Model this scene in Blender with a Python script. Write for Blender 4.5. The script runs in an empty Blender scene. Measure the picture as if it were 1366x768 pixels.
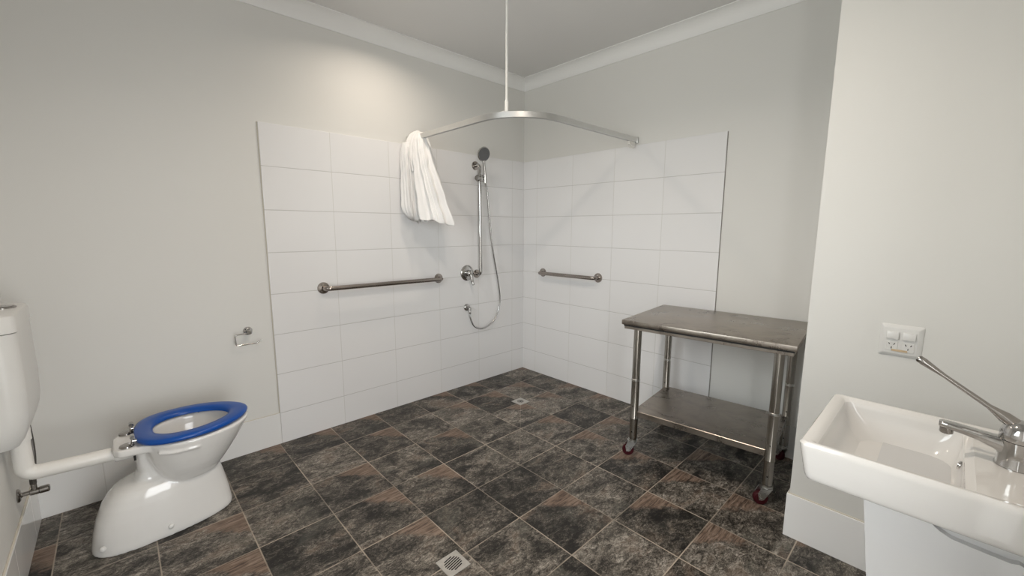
import bpy, bmesh, math, random
from mathutils import Vector, Matrix
random.seed(4)
PI = math.pi
scene = bpy.context.scene
COL = scene.collection

# ------------------------------------------------------------------ camera
F_PX, YAW, PIT, ROL = 557.39, 0.7590, -0.1424, 0.0037
cam_d = bpy.data.cameras.new('camera')
cam = bpy.data.objects.new('camera', cam_d)
COL.objects.link(cam)
fw = Vector((math.sin(YAW)*math.cos(PIT), math.cos(YAW)*math.cos(PIT), math.sin(PIT)))
rt = Vector((math.cos(YAW), -math.sin(YAW), 0))
up = rt.cross(fw)
r2 = rt*math.cos(ROL) + up*math.sin(ROL)
u2 = -rt*math.sin(ROL) + up*math.cos(ROL)
m = Matrix((r2, u2, -fw)).transposed().to_4x4()
m.translation = Vector((-2.8002, -2.7973, 1.349))
cam.matrix_world = m
cam_d.sensor_width = 36.0
cam_d.lens = F_PX*36.0/1366.0
cam_d.clip_start = 0.02
scene.camera = cam

# ------------------------------------------------------------------ light
vs = scene.view_settings
vs.view_transform = 'Standard'
vs.look = 'None'
vs.gamma = 1.0
vs.use_curve_mapping = False
vs.exposure = -0.27
world = bpy.data.worlds.new('world')
scene.world = world
world.use_nodes = True
bgn = world.node_tree.nodes['Background']
wt = world.node_tree
w_tc = wt.nodes.new('ShaderNodeTexCoord')
w_sp = wt.nodes.new('ShaderNodeSeparateXYZ')
w_rp = wt.nodes.new('ShaderNodeValToRGB')
wt.links.new(w_tc.outputs['Generated'], w_sp.inputs[0])
w_mr = wt.nodes.new('ShaderNodeMapRange')
w_mr.inputs[1].default_value = -1.0
wt.links.new(w_sp.outputs[2], w_mr.inputs[0])
wt.links.new(w_mr.outputs[0], w_rp.inputs[0])
w_rp.color_ramp.elements[0].position = .47
w_rp.color_ramp.elements[0].color = (.80, .79, .76, 1)      # ground outside
w_rp.color_ramp.elements[1].position = .51
w_rp.color_ramp.elements[1].color = (.96, .985, 1.0, 1)     # bright overcast sky
wt.links.new(w_rp.outputs[0], bgn.inputs[0])
SKY = 10.0
bgn.inputs[1].default_value = SKY
DL_POWER = (6.0, 15.0)
DL_COL = (1.0, 0.86, 0.72)

# room measures
XL, YF, H = -3.175, -3.04, 2.64
NX, NY = -0.745, -2.412
DX0, DX1, DZ1 = -2.82, -2.12, 2.08                  # doorway in the front wall
WY0, WY1, WZ0, WZ1 = -2.35, -0.95, 1.15, 2.15      # window in the left wall


def sky_portal(name, loc, rot, sx, sy):
    """guides the sampling of the sky through an opening; gives no light itself"""
    d = bpy.data.lights.new(name, 'AREA')
    d.shape = 'RECTANGLE'
    d.size, d.size_y = sx, sy
    d.cycles.is_portal = True
    o = bpy.data.objects.new(name, d)
    COL.objects.link(o)
    o.location = loc
    o.rotation_euler = rot
    return o


# daylight comes from the sky alone, through the window and the open doorway the photographer stands in
sky_portal('window_portal', (XL-.11, (WY0+WY1)/2, (WZ0+WZ1)/2), (0, -PI/2, 0), WZ1-WZ0, WY1-WY0)
sky_portal('doorway_portal', ((DX0+DX1)/2, YF-.11, DZ1/2), (PI/2, 0, 0), DX1-DX0, DZ1)

# ------------------------------------------------------------------ helpers


def obj(name, bm, mat, parent=None, smooth=None, loc=None):
    me = bpy.data.meshes.new(name)
    bmesh.ops.recalc_face_normals(bm, faces=bm.faces[:])
    bm.to_mesh(me)
    bm.free()
    o = bpy.data.objects.new(name, me)
    COL.objects.link(o)
    if mat is not None:
        me.materials.append(mat)
    if parent is not None:
        o.parent = parent
        o.matrix_parent_inverse = Matrix.Translation(parent.location).inverted() if False else Matrix.Identity(4)
    if loc is not None:
        o.location = loc
    if smooth is not None:
        me.shade_smooth()
        if smooth < 179:
            me.set_sharp_from_angle(angle=math.radians(smooth))
    return o


def tag(o, label=None, cat=None, group=None, kind=None):
    if label: o['label'] = label
    if cat: o['category'] = cat
    if group: o['group'] = group
    if kind: o['kind'] = kind
    return o


def thing(name, label, cat, loc=(0, 0, 0), rotz=0.0, group=None):
    o = bpy.data.objects.new(name, None)
    COL.objects.link(o)
    o.empty_display_size = 0.05
    o.location = loc
    o.rotation_euler = (0, 0, rotz)
    return tag(o, label, cat, group)


def box(bm, x0, x1, y0, y1, z0, z1, bev=0.0, seg=2):
    t = bmesh.new()
    bmesh.ops.create_cube(t, size=1.0)
    for v in t.verts:
        v.co = Vector((x0+(v.co.x+.5)*(x1-x0), y0+(v.co.y+.5)*(y1-y0), z0+(v.co.z+.5)*(z1-z0)))
    if bev > 0:
        bmesh.ops.bevel(t, geom=t.edges[:], offset=bev, segments=seg, profile=0.5, affect='EDGES')
    merge(bm, t)


def merge(bm, t, mat=None):
    if mat is not None:
        bmesh.ops.transform(t, matrix=mat, verts=t.verts[:])
    me = bpy.data.meshes.new('tmp')
    t.to_mesh(me)
    t.free()
    bm.from_mesh(me)
    bpy.data.meshes.remove(me)


def loft(bm, rings, cap0=True, cap1=True, closed=True):
    vr = [[bm.verts.new(p) for p in r] for r in rings]
    n = len(rings[0])
    for a, b in zip(vr, vr[1:]):
        for i in range(n if closed else n-1):
            j = (i+1) % n
            bm.faces.new((a[i], a[j], b[j], b[i]))
    if cap0: bm.faces.new(vr[0][::-1])
    if cap1: bm.faces.new(vr[-1])
    return vr


def tube(bm, pts, rad, n=16, caps=True):
    pts = [Vector(p) for p in pts]
    k = len(pts)
    if not hasattr(rad, '__len__'): rad = [rad]*k
    tan = []
    for i in range(k):
        a = pts[max(i-1, 0)]; b = pts[min(i+1, k-1)]
        tan.append((b-a).normalized())
    ref = Vector((0, 0, 1)) if abs(tan[0].z) < .9 else Vector((1, 0, 0))
    nrm = tan[0].cross(ref).normalized()
    rings = []
    for i in range(k):
        nrm = (nrm - tan[i]*nrm.dot(tan[i])).normalized()
        bi = tan[i].cross(nrm)
        rings.append([pts[i] + (nrm*math.cos(2*PI*j/n) + bi*math.sin(2*PI*j/n))*rad[i] for j in range(n)])
    loft(bm, rings, caps, caps)


def lathe(bm, prof, axis_o, axis_d, n=32):
    """prof: list of (radius, distance along axis)"""
    o = Vector(axis_o); d = Vector(axis_d).normalized()
    ref = Vector((0, 0, 1)) if abs(d.z) < .9 else Vector((1, 0, 0))
    a = d.cross(ref).normalized(); b = d.cross(a)
    rings = [[o + d*h + (a*math.cos(2*PI*j/n) + b*math.sin(2*PI*j/n))*max(r, 1e-4) for j in range(n)] for r, h in prof]
    loft(bm, rings, True, True)


def fillet(pts, rad, seg=8):
    """polyline with rounded corners"""
    pts = [Vector(p) for p in pts]
    out = [pts[0]]
    for i in range(1, len(pts)-1):
        p, a, b = pts[i], pts[i-1], pts[i+1]
        da, db = (a-p).normalized(), (b-p).normalized()
        ang = da.angle(db)
        t = min(rad/math.tan(ang/2), (a-p).length*.49, (b-p).length*.49)
        r = t*math.tan(ang/2)
        c = p + (da+db).normalized()*(r/math.sin(ang/2))
        s, e = p+da*t-c, p+db*t-c
        tot = s.angle(e)
        ax = s.cross(e).normalized()
        for k in range(seg+1):
            out.append(c + Matrix.Rotation(tot*k/seg, 3, ax) @ s)
    out.append(pts[-1])
    return out


def smooth_path(pts, sub=8):
    pts = [Vector(p) for p in pts]
    out = []
    for i in range(len(pts)-1):
        p0, p1, p2, p3 = pts[max(i-1, 0)], pts[i], pts[i+1], pts[min(i+2, len(pts)-1)]
        for k in range(sub):
            t = k/sub
            out.append(.5*((2*p1)+(p2-p0)*t+(2*p0-5*p1+4*p2-p3)*t*t+(3*p1-p0-3*p2+p3)*t**3))
    out.append(pts[-1])
    return out


def prism(bm, poly, z0, z1, bev=0.0, seg=2):
    """polygon in xy extruded from z0 to z1"""
    t = bmesh.new()
    loft(t, [[Vector((x, y, z0)) for x, y in poly], [Vector((x, y, z1)) for x, y in poly]])
    if bev > 0:
        bmesh.ops.recalc_face_normals(t, faces=t.faces[:])
        es = [e for e in t.edges if len(e.link_faces) == 2 and e.calc_face_angle(0) > .5]
        bmesh.ops.bevel(t, geom=es, offset=bev, segments=seg, profile=.5, affect='EDGES')
    merge(bm, t)


# ------------------------------------------------------------------ materials
class NT:
    def __init__(self, name):
        self.mat = bpy.data.materials.new(name)
        self.mat.use_nodes = True
        self.t = self.mat.node_tree
        self.b = self.t.nodes['Principled BSDF']

    def node(self, typ, ins=None, **kw):
        n = self.t.nodes.new(typ)
        for k, v in kw.items(): setattr(n, k, v)
        for k, v in (ins or {}).items():
            self.put(n.inputs[k], v)
        return n

    def put(self, sock, v):
        if hasattr(v, 'is_output') or isinstance(v, bpy.types.NodeSocket):
            self.t.links.new(v, sock)
        else:
            sock.default_value = v

    def m(self, op, a, b=0.0, c=0.0):
        n = self.node('ShaderNodeMath', {0: a, 1: b, 2: c}, operation=op)
        return n.outputs[0]

    def mix(self, f, a, b, mode='MIX'):
        n = self.node('ShaderNodeMix', data_type='RGBA', blend_type=mode)
        self.put(n.inputs[0], f); self.put(n.inputs[6], a); self.put(n.inputs[7], b)
        return n.outputs[2]

    def noise(self, vec, scale, detail=4, rough=.5, dist=0.0):
        n = self.node('ShaderNodeTexNoise', {'Vector': vec, 'Scale': scale, 'Detail': detail, 'Roughness': rough, 'Distortion': dist})
        return n.outputs[0]

    def ramp(self, f, stops):
        n = self.node('ShaderNodeValToRGB', {0: f})
        e = n.color_ramp.elements
        while len(e) < len(stops): e.new(.5)
        for el, (p, c) in zip(e, stops):
            el.position = p; el.color = c if len(c) == 4 else (*c, 1)
        return n.outputs[0]

    def sstep(self, v, lo, hi):
        n = self.node('ShaderNodeMapRange', {0: v, 1: lo, 2: hi}, interpolation_type='SMOOTHSTEP')
        return n.outputs[0]

    def pos(self):
        return self.node('ShaderNodeNewGeometry').outputs['Position']

    def set(self, **kw):
        for k, v in kw.items():
            self.put(self.b.inputs[k.replace('_', ' ')], v)
        return self.mat


def plain(name, col, rough=.5, metal=0.0, bump=0.0, bscale=200, coat=0.0, var=0.03, spec=.5):
    n = NT(name)
    p = n.node('ShaderNodeTexCoord').outputs['Object']
    nz = n.noise(p, 14.0, 3, .6)
    c = (*col, 1)
    dark = tuple(max(0, x*(1-var)) for x in col)+(1,)
    n.set(Base_Color=n.mix(nz, dark, c), Roughness=rough, Metallic=metal, Coat_Weight=coat, Coat_Roughness=.05)
    n.b.inputs['Specular IOR Level'].default_value = spec
    if bump:
        bn = n.node('ShaderNodeBump', {'Strength': bump, 'Distance': .002, 'Height': n.noise(p, bscale, 3, .6)})
        n.put(n.b.inputs['Normal'], bn.outputs[0])
    return n.mat


def paint(name, col):
    n = NT(name)
    p = n.pos()
    nz = n.noise(p, 1.7, 3, .5)
    n.set(Base_Color=n.mix(nz, (*[c*.97 for c in col], 1), (*col, 1)), Roughness=.62)
    n.b.inputs['Specular IOR Level'].default_value = .35
    bn = n.node('ShaderNodeBump', {'Strength': .06, 'Distance': .002, 'Height': n.noise(p, 260, 2, .5)})
    n.put(n.b.inputs['Normal'], bn.outputs[0])
    return n.mat


def tile_mat(name, axis, u0, w, z0, h, col=(.80, .797, .80), grout=(.52, .515, .50), gw=.0026, horiz=True, rough=.06):
    """glazed wall tiles: vertical joints every w along axis from u0, courses of height h from z0"""
    n = NT(name)
    p = n.pos()
    s = n.node('ShaderNodeSeparateXYZ', {0: p})
    u = n.m('DIVIDE', n.m('SUBTRACT', s.outputs[axis], u0), w)
    v = n.m('DIVIDE', n.m('SUBTRACT', s.outputs[2], z0), h)
    fu = n.m('ABSOLUTE', n.m('SUBTRACT', n.m('FRACT', n.m('ADD', u, 100.5)), .5))
    fv = n.m('ABSOLUTE', n.m('SUBTRACT', n.m('FRACT', n.m('ADD', v, 100.5)), .5))
    du = n.m('MULTIPLY', fu, w)
    dv = n.m('MULTIPLY', fv, h) if horiz else 1.0
    d = n.m('MINIMUM', du, dv)
    g = n.m('SUBTRACT', 1.0, n.sstep(d, gw*.45, gw*.95))
    gv = n.m('SUBTRACT', 1.0, n.sstep(dv, gw*.5, gw)) if horiz else 0.0
    cell = n.node('ShaderNodeCombineXYZ', {0: n.m('FLOOR', u), 1: n.m('FLOOR', v), 2: 3.0}).outputs[0]
    wn = n.node('ShaderNodeTexWhiteNoise', {'Vector': cell}, noise_dimensions='3D')
    base = n.mix(wn.outputs[0], (*[c*.985 for c in col], 1), (*col, 1))
    # horizontal joints read a little stronger than the tight vertical ones
    gcol = n.mix(gv, (*[c*1.24 for c in grout], 1), (*grout, 1))
    n.set(Base_Color=n.mix(g, base, gcol), Roughness=n.mix(g, (rough,)*3+(1,), (.7, .7, .7, 1)))
    n.b.inputs['Specular IOR Level'].default_value = .5
    hgt = n.sstep(d, gw*.3, gw*1.9)
    bn = n.node('ShaderNodeBump', {'Strength': .35, 'Distance': .0015, 'Height': hgt})
    # each tile is set at a very slightly different tilt, and its glaze ripples
    off = n.node('ShaderNodeVectorMath', {0: wn.outputs[1], 1: (.5, .5, .5)}, operation='SUBTRACT').outputs[0]
    rip = n.node('ShaderNodeTexNoise', {'Vector': p, 'Scale': 5.0, 'Detail': 1.0}).outputs[1]
    rip = n.node('ShaderNodeVectorMath', {0: rip, 1: (.5, .5, .5)}, operation='SUBTRACT').outputs[0]
    o1 = n.node('ShaderNodeVectorMath', {0: off, 'Scale': .012}, operation='SCALE').outputs[0]
    o2 = n.node('ShaderNodeVectorMath', {0: rip, 'Scale': .03}, operation='SCALE').outputs[0]
    add = n.node('ShaderNodeVectorMath', {0: bn.outputs[0], 1: o1}, operation='ADD').outputs[0]
    add = n.node('ShaderNodeVectorMath', {0: add, 1: o2}, operation='ADD').outputs[0]
    nn = n.node('ShaderNodeVectorMath', {0: add}, operation='NORMALIZE').outputs[0]
    n.put(n.b.inputs['Normal'], nn)
    return n.mat


def floor_mat():
    n = NT('slate_vinyl')
    p = n.pos()
    s = n.node('ShaderNodeSeparateXYZ', {0: p})
    x, y = s.outputs[0], s.outputs[1]
    PX, PY = .3125, .3117
    u = n.m('ADD', n.m('DIVIDE', n.m('ADD', x, .600), PX), 40.0)
    v = n.m('ADD', n.m('DIVIDE', n.m('ADD', y, .588), PY), 40.0)
    fu, fv = n.m('FRACT', u), n.m('FRACT', v)
    cell = n.node('ShaderNodeCombineXYZ', {0: n.m('FLOOR', u), 1: n.m('FLOOR', v), 2: 0.0}).outputs[0]
    wn = n.node('ShaderNodeTexWhiteNoise', {'Vector': cell}, noise_dimensions='3D')
    wc = n.node('ShaderNodeSeparateXYZ', {0: wn.outputs[1]})
    r0, r1, r2_ = wc.outputs[0], wc.outputs[1], wc.outputs[2]
    shift = n.node('ShaderNodeVectorMath', {0: wn.outputs[1], 'Scale': 9.0}, operation='SCALE').outputs[0]
    q = n.node('ShaderNodeVectorMath', {0: p, 1: shift}, operation='ADD').outputs[0]
    # the slate's grain runs across the tile's diagonal
    mp = n.node('ShaderNodeMapping', {'Vector': q, 'Rotation': (0, 0, PI/4), 'Scale': (1.0, 1.7, 1.0)}).outputs[0]
    big = n.noise(mp, 5.0, 3, .55, .9)
    mid = n.noise(mp, 21.0, 9, .74, 1.6)
    fine = n.noise(mp, 110.0, 6, .75, 1.0)
    tone = n.m('ADD', n.m('ADD', n.m('MULTIPLY', n.m('SUBTRACT', big, .5), .62), .31), n.m('ADD', n.m('MULTIPLY', n.m('SUBTRACT', mid, .5), .75), n.m('ADD', .255, n.m('MULTIPLY', n.m('SUBTRACT', fine, .5), .62))))
    tone = n.m('ADD', tone, n.m('MULTIPLY', n.m('SUBTRACT', r0, .5), .10))
    slate = n.ramp(tone, [(.43, (.009, .008, .007)), (.51, (.034, .030, .025)), (.575, (.095, .083, .069)),
                          (.65, (.185, .165, .140)), (.77, (.42, .385, .335))])
    # dark riven cracks
    rid = n.m('ABSOLUTE', n.m('SUBTRACT', n.noise(mp, 13.0, 6, .68, 1.8), .5))
    crack = n.m('MULTIPLY', n.m('SUBTRACT', 1.0, n.sstep(rid, .0, .035)), n.sstep(big, .40, .58))
    slate = n.mix(n.m('MULTIPLY', crack, .75), slate, (.012, .010, .009, 1))
    # rust and ochre clouds
    rust = n.sstep(n.noise(mp, 5.0, 4, .6, .7), .55, .70)
    rustc = n.mix(mid, (.030, .019, .012, 1), (.15, .094, .062, 1))
    slate = n.mix(n.m('MULTIPLY', rust, .62), slate, rustc)
    # greenish grey clouds
    grn = n.sstep(n.noise(q, 6.0, 3, .5, .5), .56, .68)
    slate = n.mix(n.m('MULTIPLY', grn, .35), slate, n.mix(fine, (.03, .031, .026, 1), (.15, .148, .125, 1)))
    # paler brown riven wedge in the far corner of some tiles
    dist = n.m('ADD', n.m('SUBTRACT', 1.0, fu), n.m('SUBTRACT', 1.0, fv))
    wob = n.m('MULTIPLY', n.m('SUBTRACT', n.noise(q, 16.0, 5, .7), .5), .55)
    wedge = n.m('SUBTRACT', 1.0, n.sstep(n.m('ADD', dist, wob), .50, .66))
    has = n.m('GREATER_THAN', r1, .58)
    lines = n.noise(n.node('ShaderNodeMapping', {'Vector': q, 'Rotation': (0, 0, PI/4), 'Scale': (6.0, 60.0, 1.0)}).outputs[0], 1.6, 4, .7, .8)
    wcol = n.ramp(lines, [(.36, (.055, .034, .024)), (.50, (.185, .125, .092)), (.66, (.30, .225, .175))])
    slate = n.mix(n.m('MULTIPLY', n.m('MULTIPLY', wedge, has), .85), slate, wcol)
    # pale chips
    chip = n.sstep(n.noise(mp, 34.0, 4, .7, 1.2), .67, .74)
    slate = n.mix(n.m('MULTIPLY', chip, .55), slate, (.27, .25, .22, 1))
    # printed joints, stronger on some runs than on others
    eu = n.m('MULTIPLY', n.m('ABSOLUTE', n.m('SUBTRACT', n.m('FRACT', n.m('ADD', u, .5)), .5)), PX)
    ev = n.m('MULTIPLY', n.m('ABSOLUTE', n.m('SUBTRACT', n.m('FRACT', n.m('ADD', v, .5)), .5)), PY)
    ju = n.m('SUBTRACT', 1.0, n.sstep(eu, .0016, .0031))
    jv = n.m('SUBTRACT', 1.0, n.sstep(ev, .0016, .0031))
    vis = n.m('ADD', .42, n.m('MULTIPLY', .58, n.sstep(n.noise(p, 2.6, 3, .6), .42, .60)))
    joint = n.m('MULTIPLY', n.m('MAXIMUM', ju, jv), vis)
    # mitre cut of the vinyl falling to the shower drain
    dg = n.m('ABSOLUTE', n.m('SUBTRACT', n.m('SUBTRACT', x, y), -.018))
    dgl = n.m('SUBTRACT', 1.0, n.sstep(dg, .0008, .0022))
    dgl = n.m('MULTIPLY', dgl, n.m('MULTIPLY', n.m('LESS_THAN', x, -.24), n.m('GREATER_THAN', x, -1.2)))
    joint = n.m('MAXIMUM', joint, n.m('MULTIPLY', dgl, .55))
    col = n.mix(joint, slate, (.42, .36, .29, 1))
    rgh = n.m('ADD', .34, n.m('MULTIPLY', fine, .25))
    n.set(Base_Color=col, Roughness=rgh)
    n.b.inputs['Specular IOR Level'].default_value = .35
    bn = n.node('ShaderNodeBump', {'Strength': .22, 'Distance': .002, 'Height': n.m('ADD', mid, n.m('MULTIPLY', fine, .6))})
    n.put(n.b.inputs['Normal'], bn.outputs[0])
    return n.mat


def steel_mat(name, col, rough, ax=(1, 1, 60), var=.25, smear=.0):
    n = NT(name)
    p = n.node('ShaderNodeTexCoord').outputs['Object']
    br = n.noise(n.node('ShaderNodeMapping', {'Vector': p, 'Scale': ax}).outputs[0], 6.0, 5, .7)
    cl = n.noise(p, 7.0, 5, .65, .6)
    if smear: cl = n.sstep(cl, .28, .68)
    c = n.mix(cl, (*[k*(1-var) for k in col], 1), (*col, 1))
    r = n.m('ADD', rough-.05, n.m('ADD', n.m('MULTIPLY', br, .10), n.m('MULTIPLY', cl, smear)))
    n.set(Base_Color=c, Metallic=1.0, Roughness=r)
    bn = n.node('ShaderNodeBump', {'Strength': .05, 'Distance': .001, 'Height': br})
    n.put(n.b.inputs['Normal'], bn.outputs[0])
    return n.mat


M = {}
M['wall'] = paint('cream_wall_paint', (.728, .722, .696))
M['ceil'] = paint('ceiling_paint', (.74, .735, .725))
M['cornice'] = paint('cornice_paint', (.86, .86, .85))
M['floor'] = floor_mat()
M['tileA'] = tile_mat('wall_tiles_back', 0, -.1553, .3985, .1988, .25)
M['tileB'] = tile_mat('wall_tiles_side', 1, -.1758, .3985, .1988, .25)
M['skirtx'] = tile_mat('skirting_tiles_x', 0, -.1553, .3985, .1988, .25, horiz=False, col=(.80, .80, .79))
M['skirty'] = tile_mat('skirting_tiles_y', 1, -.1758, .3985, .1988, .25, horiz=False, col=(.80, .80, .79))
M['skirtn'] = tile_mat('skirting_tiles_nib', 1, 9.0, 20.0, .1988, .25, horiz=False, col=(.90, .90, .90))  # lighter than the other skirtings: missing low light put into the colour
M['seal'] = plain('cream_sealant', (.62, .58, .50), .5)
M['china'] = plain('white_vitreous_china', (.76, .75, .73), .10, coat=.35)
M['basin'] = plain('warm_white_china', (.70, .684, .662), .10, coat=.35)
M['shroud'] = plain('shaded_shroud_china', (.60, .60, .60), .14, coat=.25)  # same china as the basin, with its shade put into the colour
M['plastic'] = plain('white_plastic', (.72, .715, .695), .30)
M['pipe'] = plain('white_pvc', (.80, .785, .75), .32)
M['blue'] = plain('blue_seat_plastic', (.002, .068, .34), .28, spec=.4)
M['bluedark'] = plain('dark_blue_rubber', (.004, .02, .10), .5)
M['chrome'] = steel_mat('chrome', (.52, .51, .50), .09, (4, 4, 4), .08)
M['chromedark'] = steel_mat('dark_chrome', (.40, .38, .36), .18, (4, 4, 4), .2)
M['rail'] = steel_mat('brushed_grab_rail_steel', (.40, .36, .33), .20, (8, 30, 30), .15)
M['alu'] = steel_mat('satin_aluminium', (.74, .74, .73), .32, (12, 12, 60), .1)
M['steel'] = steel_mat('scuffed_bench_steel', (.42, .375, .33), .24, (40, 2, 2), .34, .14)
M['leg'] = steel_mat('bench_leg_steel', (.40, .38, .345), .17, (2, 2, 2), .15)
M['zinc'] = steel_mat('zinc_plate', (.68, .68, .66), .28, (9, 9, 9), .15)
M['rod'] = plain('white_enamel_rod', (.80, .79, .76), .35)
M['red'] = plain('dark_red_wheel_rubber', (.045, .003, .006), .5, spec=.25)
M['black'] = plain('matt_black', (.010, .010, .010), .6)
M['hole'] = plain('dark_opening', (.006, .006, .006), .8)
M['grey'] = plain('grey_spray_face', (.115, .12, .125), .42)
M['hose'] = steel_mat('ribbed_hose_metal', (.60, .60, .60), .22, (2, 2, 900), .2)
M['braid'] = steel_mat('braided_hose', (.16, .15, .14), .45, (3, 3, 300), .3)
M['label'] = plain('tan_label_tape', (.66, .50, .32), .6, var=.35)
M['glass'] = None


def cloth_mat():
    n = NT('white_curtain_cloth')
    p = n.node('ShaderNodeTexCoord').outputs['Object']
    n.set(Base_Color=n.mix(n.noise(p, 9, 3, .6), (.76, .75, .74, 1), (.82, .81, .80, 1)), Roughness=.85)
    n.b.inputs['Specular IOR Level'].default_value = .2
    n.b.inputs['Subsurface Weight'].default_value = .0
    n.b.inputs['Subsurface Radius'].default_value = (.02, .02, .02)
    bn = n.node('ShaderNodeBump', {'Strength': .25, 'Distance': .002, 'Height': n.noise(p, 70, 4, .6)})
    n.put(n.b.inputs['Normal'], bn.outputs[0])
    return n.mat


M['cloth'] = cloth_mat()


def drain_mat():
    n = NT('drain_plate_steel')
    p = n.node('ShaderNodeTexCoord').outputs['Object']
    n.set(Base_Color=n.mix(n.noise(p, 60, 4, .6), (.40, .385, .36, 1), (.60, .585, .55, 1)), Metallic=.55, Roughness=.42)
    return n.mat


M['drain'] = drain_mat()


def glass_mat():
    n = NT('window_glass')
    tr = n.node('ShaderNodeBsdfTransparent', {'Color': (.95, .97, .97, 1)}).outputs[0]
    gl = n.node('ShaderNodeBsdfGlossy', {'Roughness': .01}).outputs[0]
    fr = n.node('ShaderNodeFresnel', {'IOR': 1.45}).outputs[0]
    mx_ = n.node('ShaderNodeMixShader', {0: fr, 1: tr, 2: gl}).outputs[0]
    out = [x for x in n.t.nodes if x.type == 'OUTPUT_MATERIAL'][0]
    n.put(out.inputs[0], mx_)
    return n.mat


M['glass'] = glass_mat()


def lamp_mat():
    n = NT('downlight_diffuser')
    n.set(Base_Color=(.9, .9, .9, 1), Roughness=.5)
    n.b.inputs['Emission Color'].default_value = (*DL_COL, 1)
    n.b.inputs['Emission Strength'].default_value = 14.0
    return n.mat


M['lamp'] = lamp_mat()


# ------------------------------------------------------------------ the room
def struct(name, bm, mat, label=None, smooth=None):
    o = obj(name, bm, mat, None, smooth)
    return tag(o, label, None, None, 'structure')


T = .12
b = bmesh.new(); box(b, XL-T, T, YF-1.8, T, -.10, 0); struct('floor', b, M['floor'], 'dark slate look vinyl tile floor')
b = bmesh.new(); box(b, XL-T, T, YF-T, T, H, H+.10); struct('ceiling', b, M['ceil'], 'plain painted ceiling')
b = bmesh.new(); box(b, XL-T, T, 0, T, 0, H); struct('wall_back', b, M['wall'], 'cream wall behind the toilet and shower rail')
b = bmesh.new(); box(b, 0, T, YF-T, 0, 0, H); struct('wall_right', b, M['wall'], 'cream wall behind the steel bench')
b = bmesh.new(); box(b, XL-T, DX0, YF-T, YF, 0, H); box(b, DX1, 0, YF-T, YF, 0, H); box(b, DX0, DX1, YF-T, YF, DZ1, H); struct('wall_front', b, M['wall'], 'cream wall the basin hangs on')
b = bmesh.new(); box(b, NX, 0, YF, NY, 0, H); struct('wall_nib', b, M['wall'], 'pale projecting wall with the power outlet')
b = bmesh.new()
box(b, XL-T, XL, YF, WY0, 0, H); box(b, XL-T, XL, WY1, 0, 0, H)
box(b, XL-T, XL, WY0, WY1, 0, WZ0); box(b, XL-T, XL, WY0, WY1, WZ1, H)
struct('wall_left', b, M['wall'], 'cream wall the cistern hangs on')

b = bmesh.new(); box(b, XL-T, T, YF-1.8, YF-T, 2.32, 2.42); struct('trim_13', b, M['ceil'], 'unseen roof added outside the doorway to cut the daylight')  # added roof, out of view, holds back daylight at the doorway
# window in the left wall
b = bmesh.new()
fx0, fx1 = XL-.10, XL-.05
box(b, fx0, fx1, WY0, WY0+.045, WZ0, WZ1); box(b, fx0, fx1, WY1-.045, WY1, WZ0, WZ1)
box(b, fx0, fx1, WY0+.045, WY1-.045, WZ0, WZ0+.045); box(b, fx0, fx1, WY0+.045, WY1-.045, WZ1-.045, WZ1)
ym = (WY0+WY1)/2
box(b, fx0, fx1, ym-.025, ym+.025, WZ0+.045, WZ1-.045)
win = struct('window_1', b, M['alu'], 'aluminium framed window in the left wall')
b = bmesh.new()
box(b, XL-.078, XL-.073, WY0+.045, ym-.025, WZ0+.045, WZ1-.045)
box(b, XL-.078, XL-.073, ym+.025, WY1-.045, WZ0+.045, WZ1-.045)
obj('window_pane', b, M['glass'], win)

# door frame of the open doorway behind the camera
b = bmesh.new()
box(b, DX0-.06, DX0+.012, YF-T-.012, YF+.012, 0, DZ1+.06, .003, 1); box(b, DX1-.012, DX1+.06, YF-T-.012, YF+.012, 0, DZ1+.06, .003, 1)
box(b, DX0+.012, DX1-.012, YF-T-.012, YF+.012, DZ1-.012, DZ1+.06, .003, 1)
struct('door_1', b, M['cornice'], 'white painted frame of the open doorway')
# tiled splash panels, proud of the wall
PT = .009
TOP = 1.942
b = bmesh.new(); box(b, -2.1466, 0, -PT, 0, 0, TOP, .0012, 1); struct('trim_1', b, M['tileA'], 'glossy white tiled panel on the back wall')
b = bmesh.new(); box(b, -PT, 0, -1.7678, -PT, 0, TOP, .0012, 1); struct('trim_2', b, M['tileB'], 'glossy white tiled panel on the right wall')
b = bmesh.new(); box(b, XL, -2.147, -PT, 0, 0, .1988, .0012, 1); struct('baseboard_back', b, M['skirtx'])
b = bmesh.new(); box(b, XL, XL+PT, YF, -PT, 0, .1988, .0012, 1); struct('baseboard_left', b, M['skirty'])
b = bmesh.new(); box(b, -PT, 0, NY, -1.768, 0, .1988, .0012, 1); struct('baseboard_right', b, M['skirty'])
b = bmesh.new()
box(b, NX-PT, NX, YF, NY+PT, 0, .1988, .0010, 1)
struct('baseboard_nib', b, M['skirtn'])
b = bmesh.new()
box(b, NX, -PT, NY, NY+PT, 0, .1988, .0010, 1)
struct('baseboard_nib_return', b, M['skirtn'])
# sealant beads above the skirtings and down the edges of the tiled panels
b = bmesh.new()
tube(b, [(NX-.002, YF+.01, .2005), (NX-.002, NY+.004, .2005), (-.01, NY+.004, .2005)], .0035, 8)
struct('trim_3', b, M['seal'])
b = bmesh.new()
tube(b, [(XL+.012, -.003, .2005), (-2.149, -.003, .2005), (-2.149, -.003, TOP)], .0030, 8)
struct('trim_4', b, M['seal'])
b = bmesh.new()
tube(b, [(XL+.003, -.012, .2005), (XL+.003, YF+.02, .2005)], .0035, 8)
struct('trim_5', b, M['seal'])
b = bmesh.new()
tube(b, [(-.002, -1.7695, .20), (-.002, -1.7695, TOP)], .0020, 8)
struct('trim_6', b, plain('dark_panel_edge', (.26, .235, .21), .5))


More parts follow.
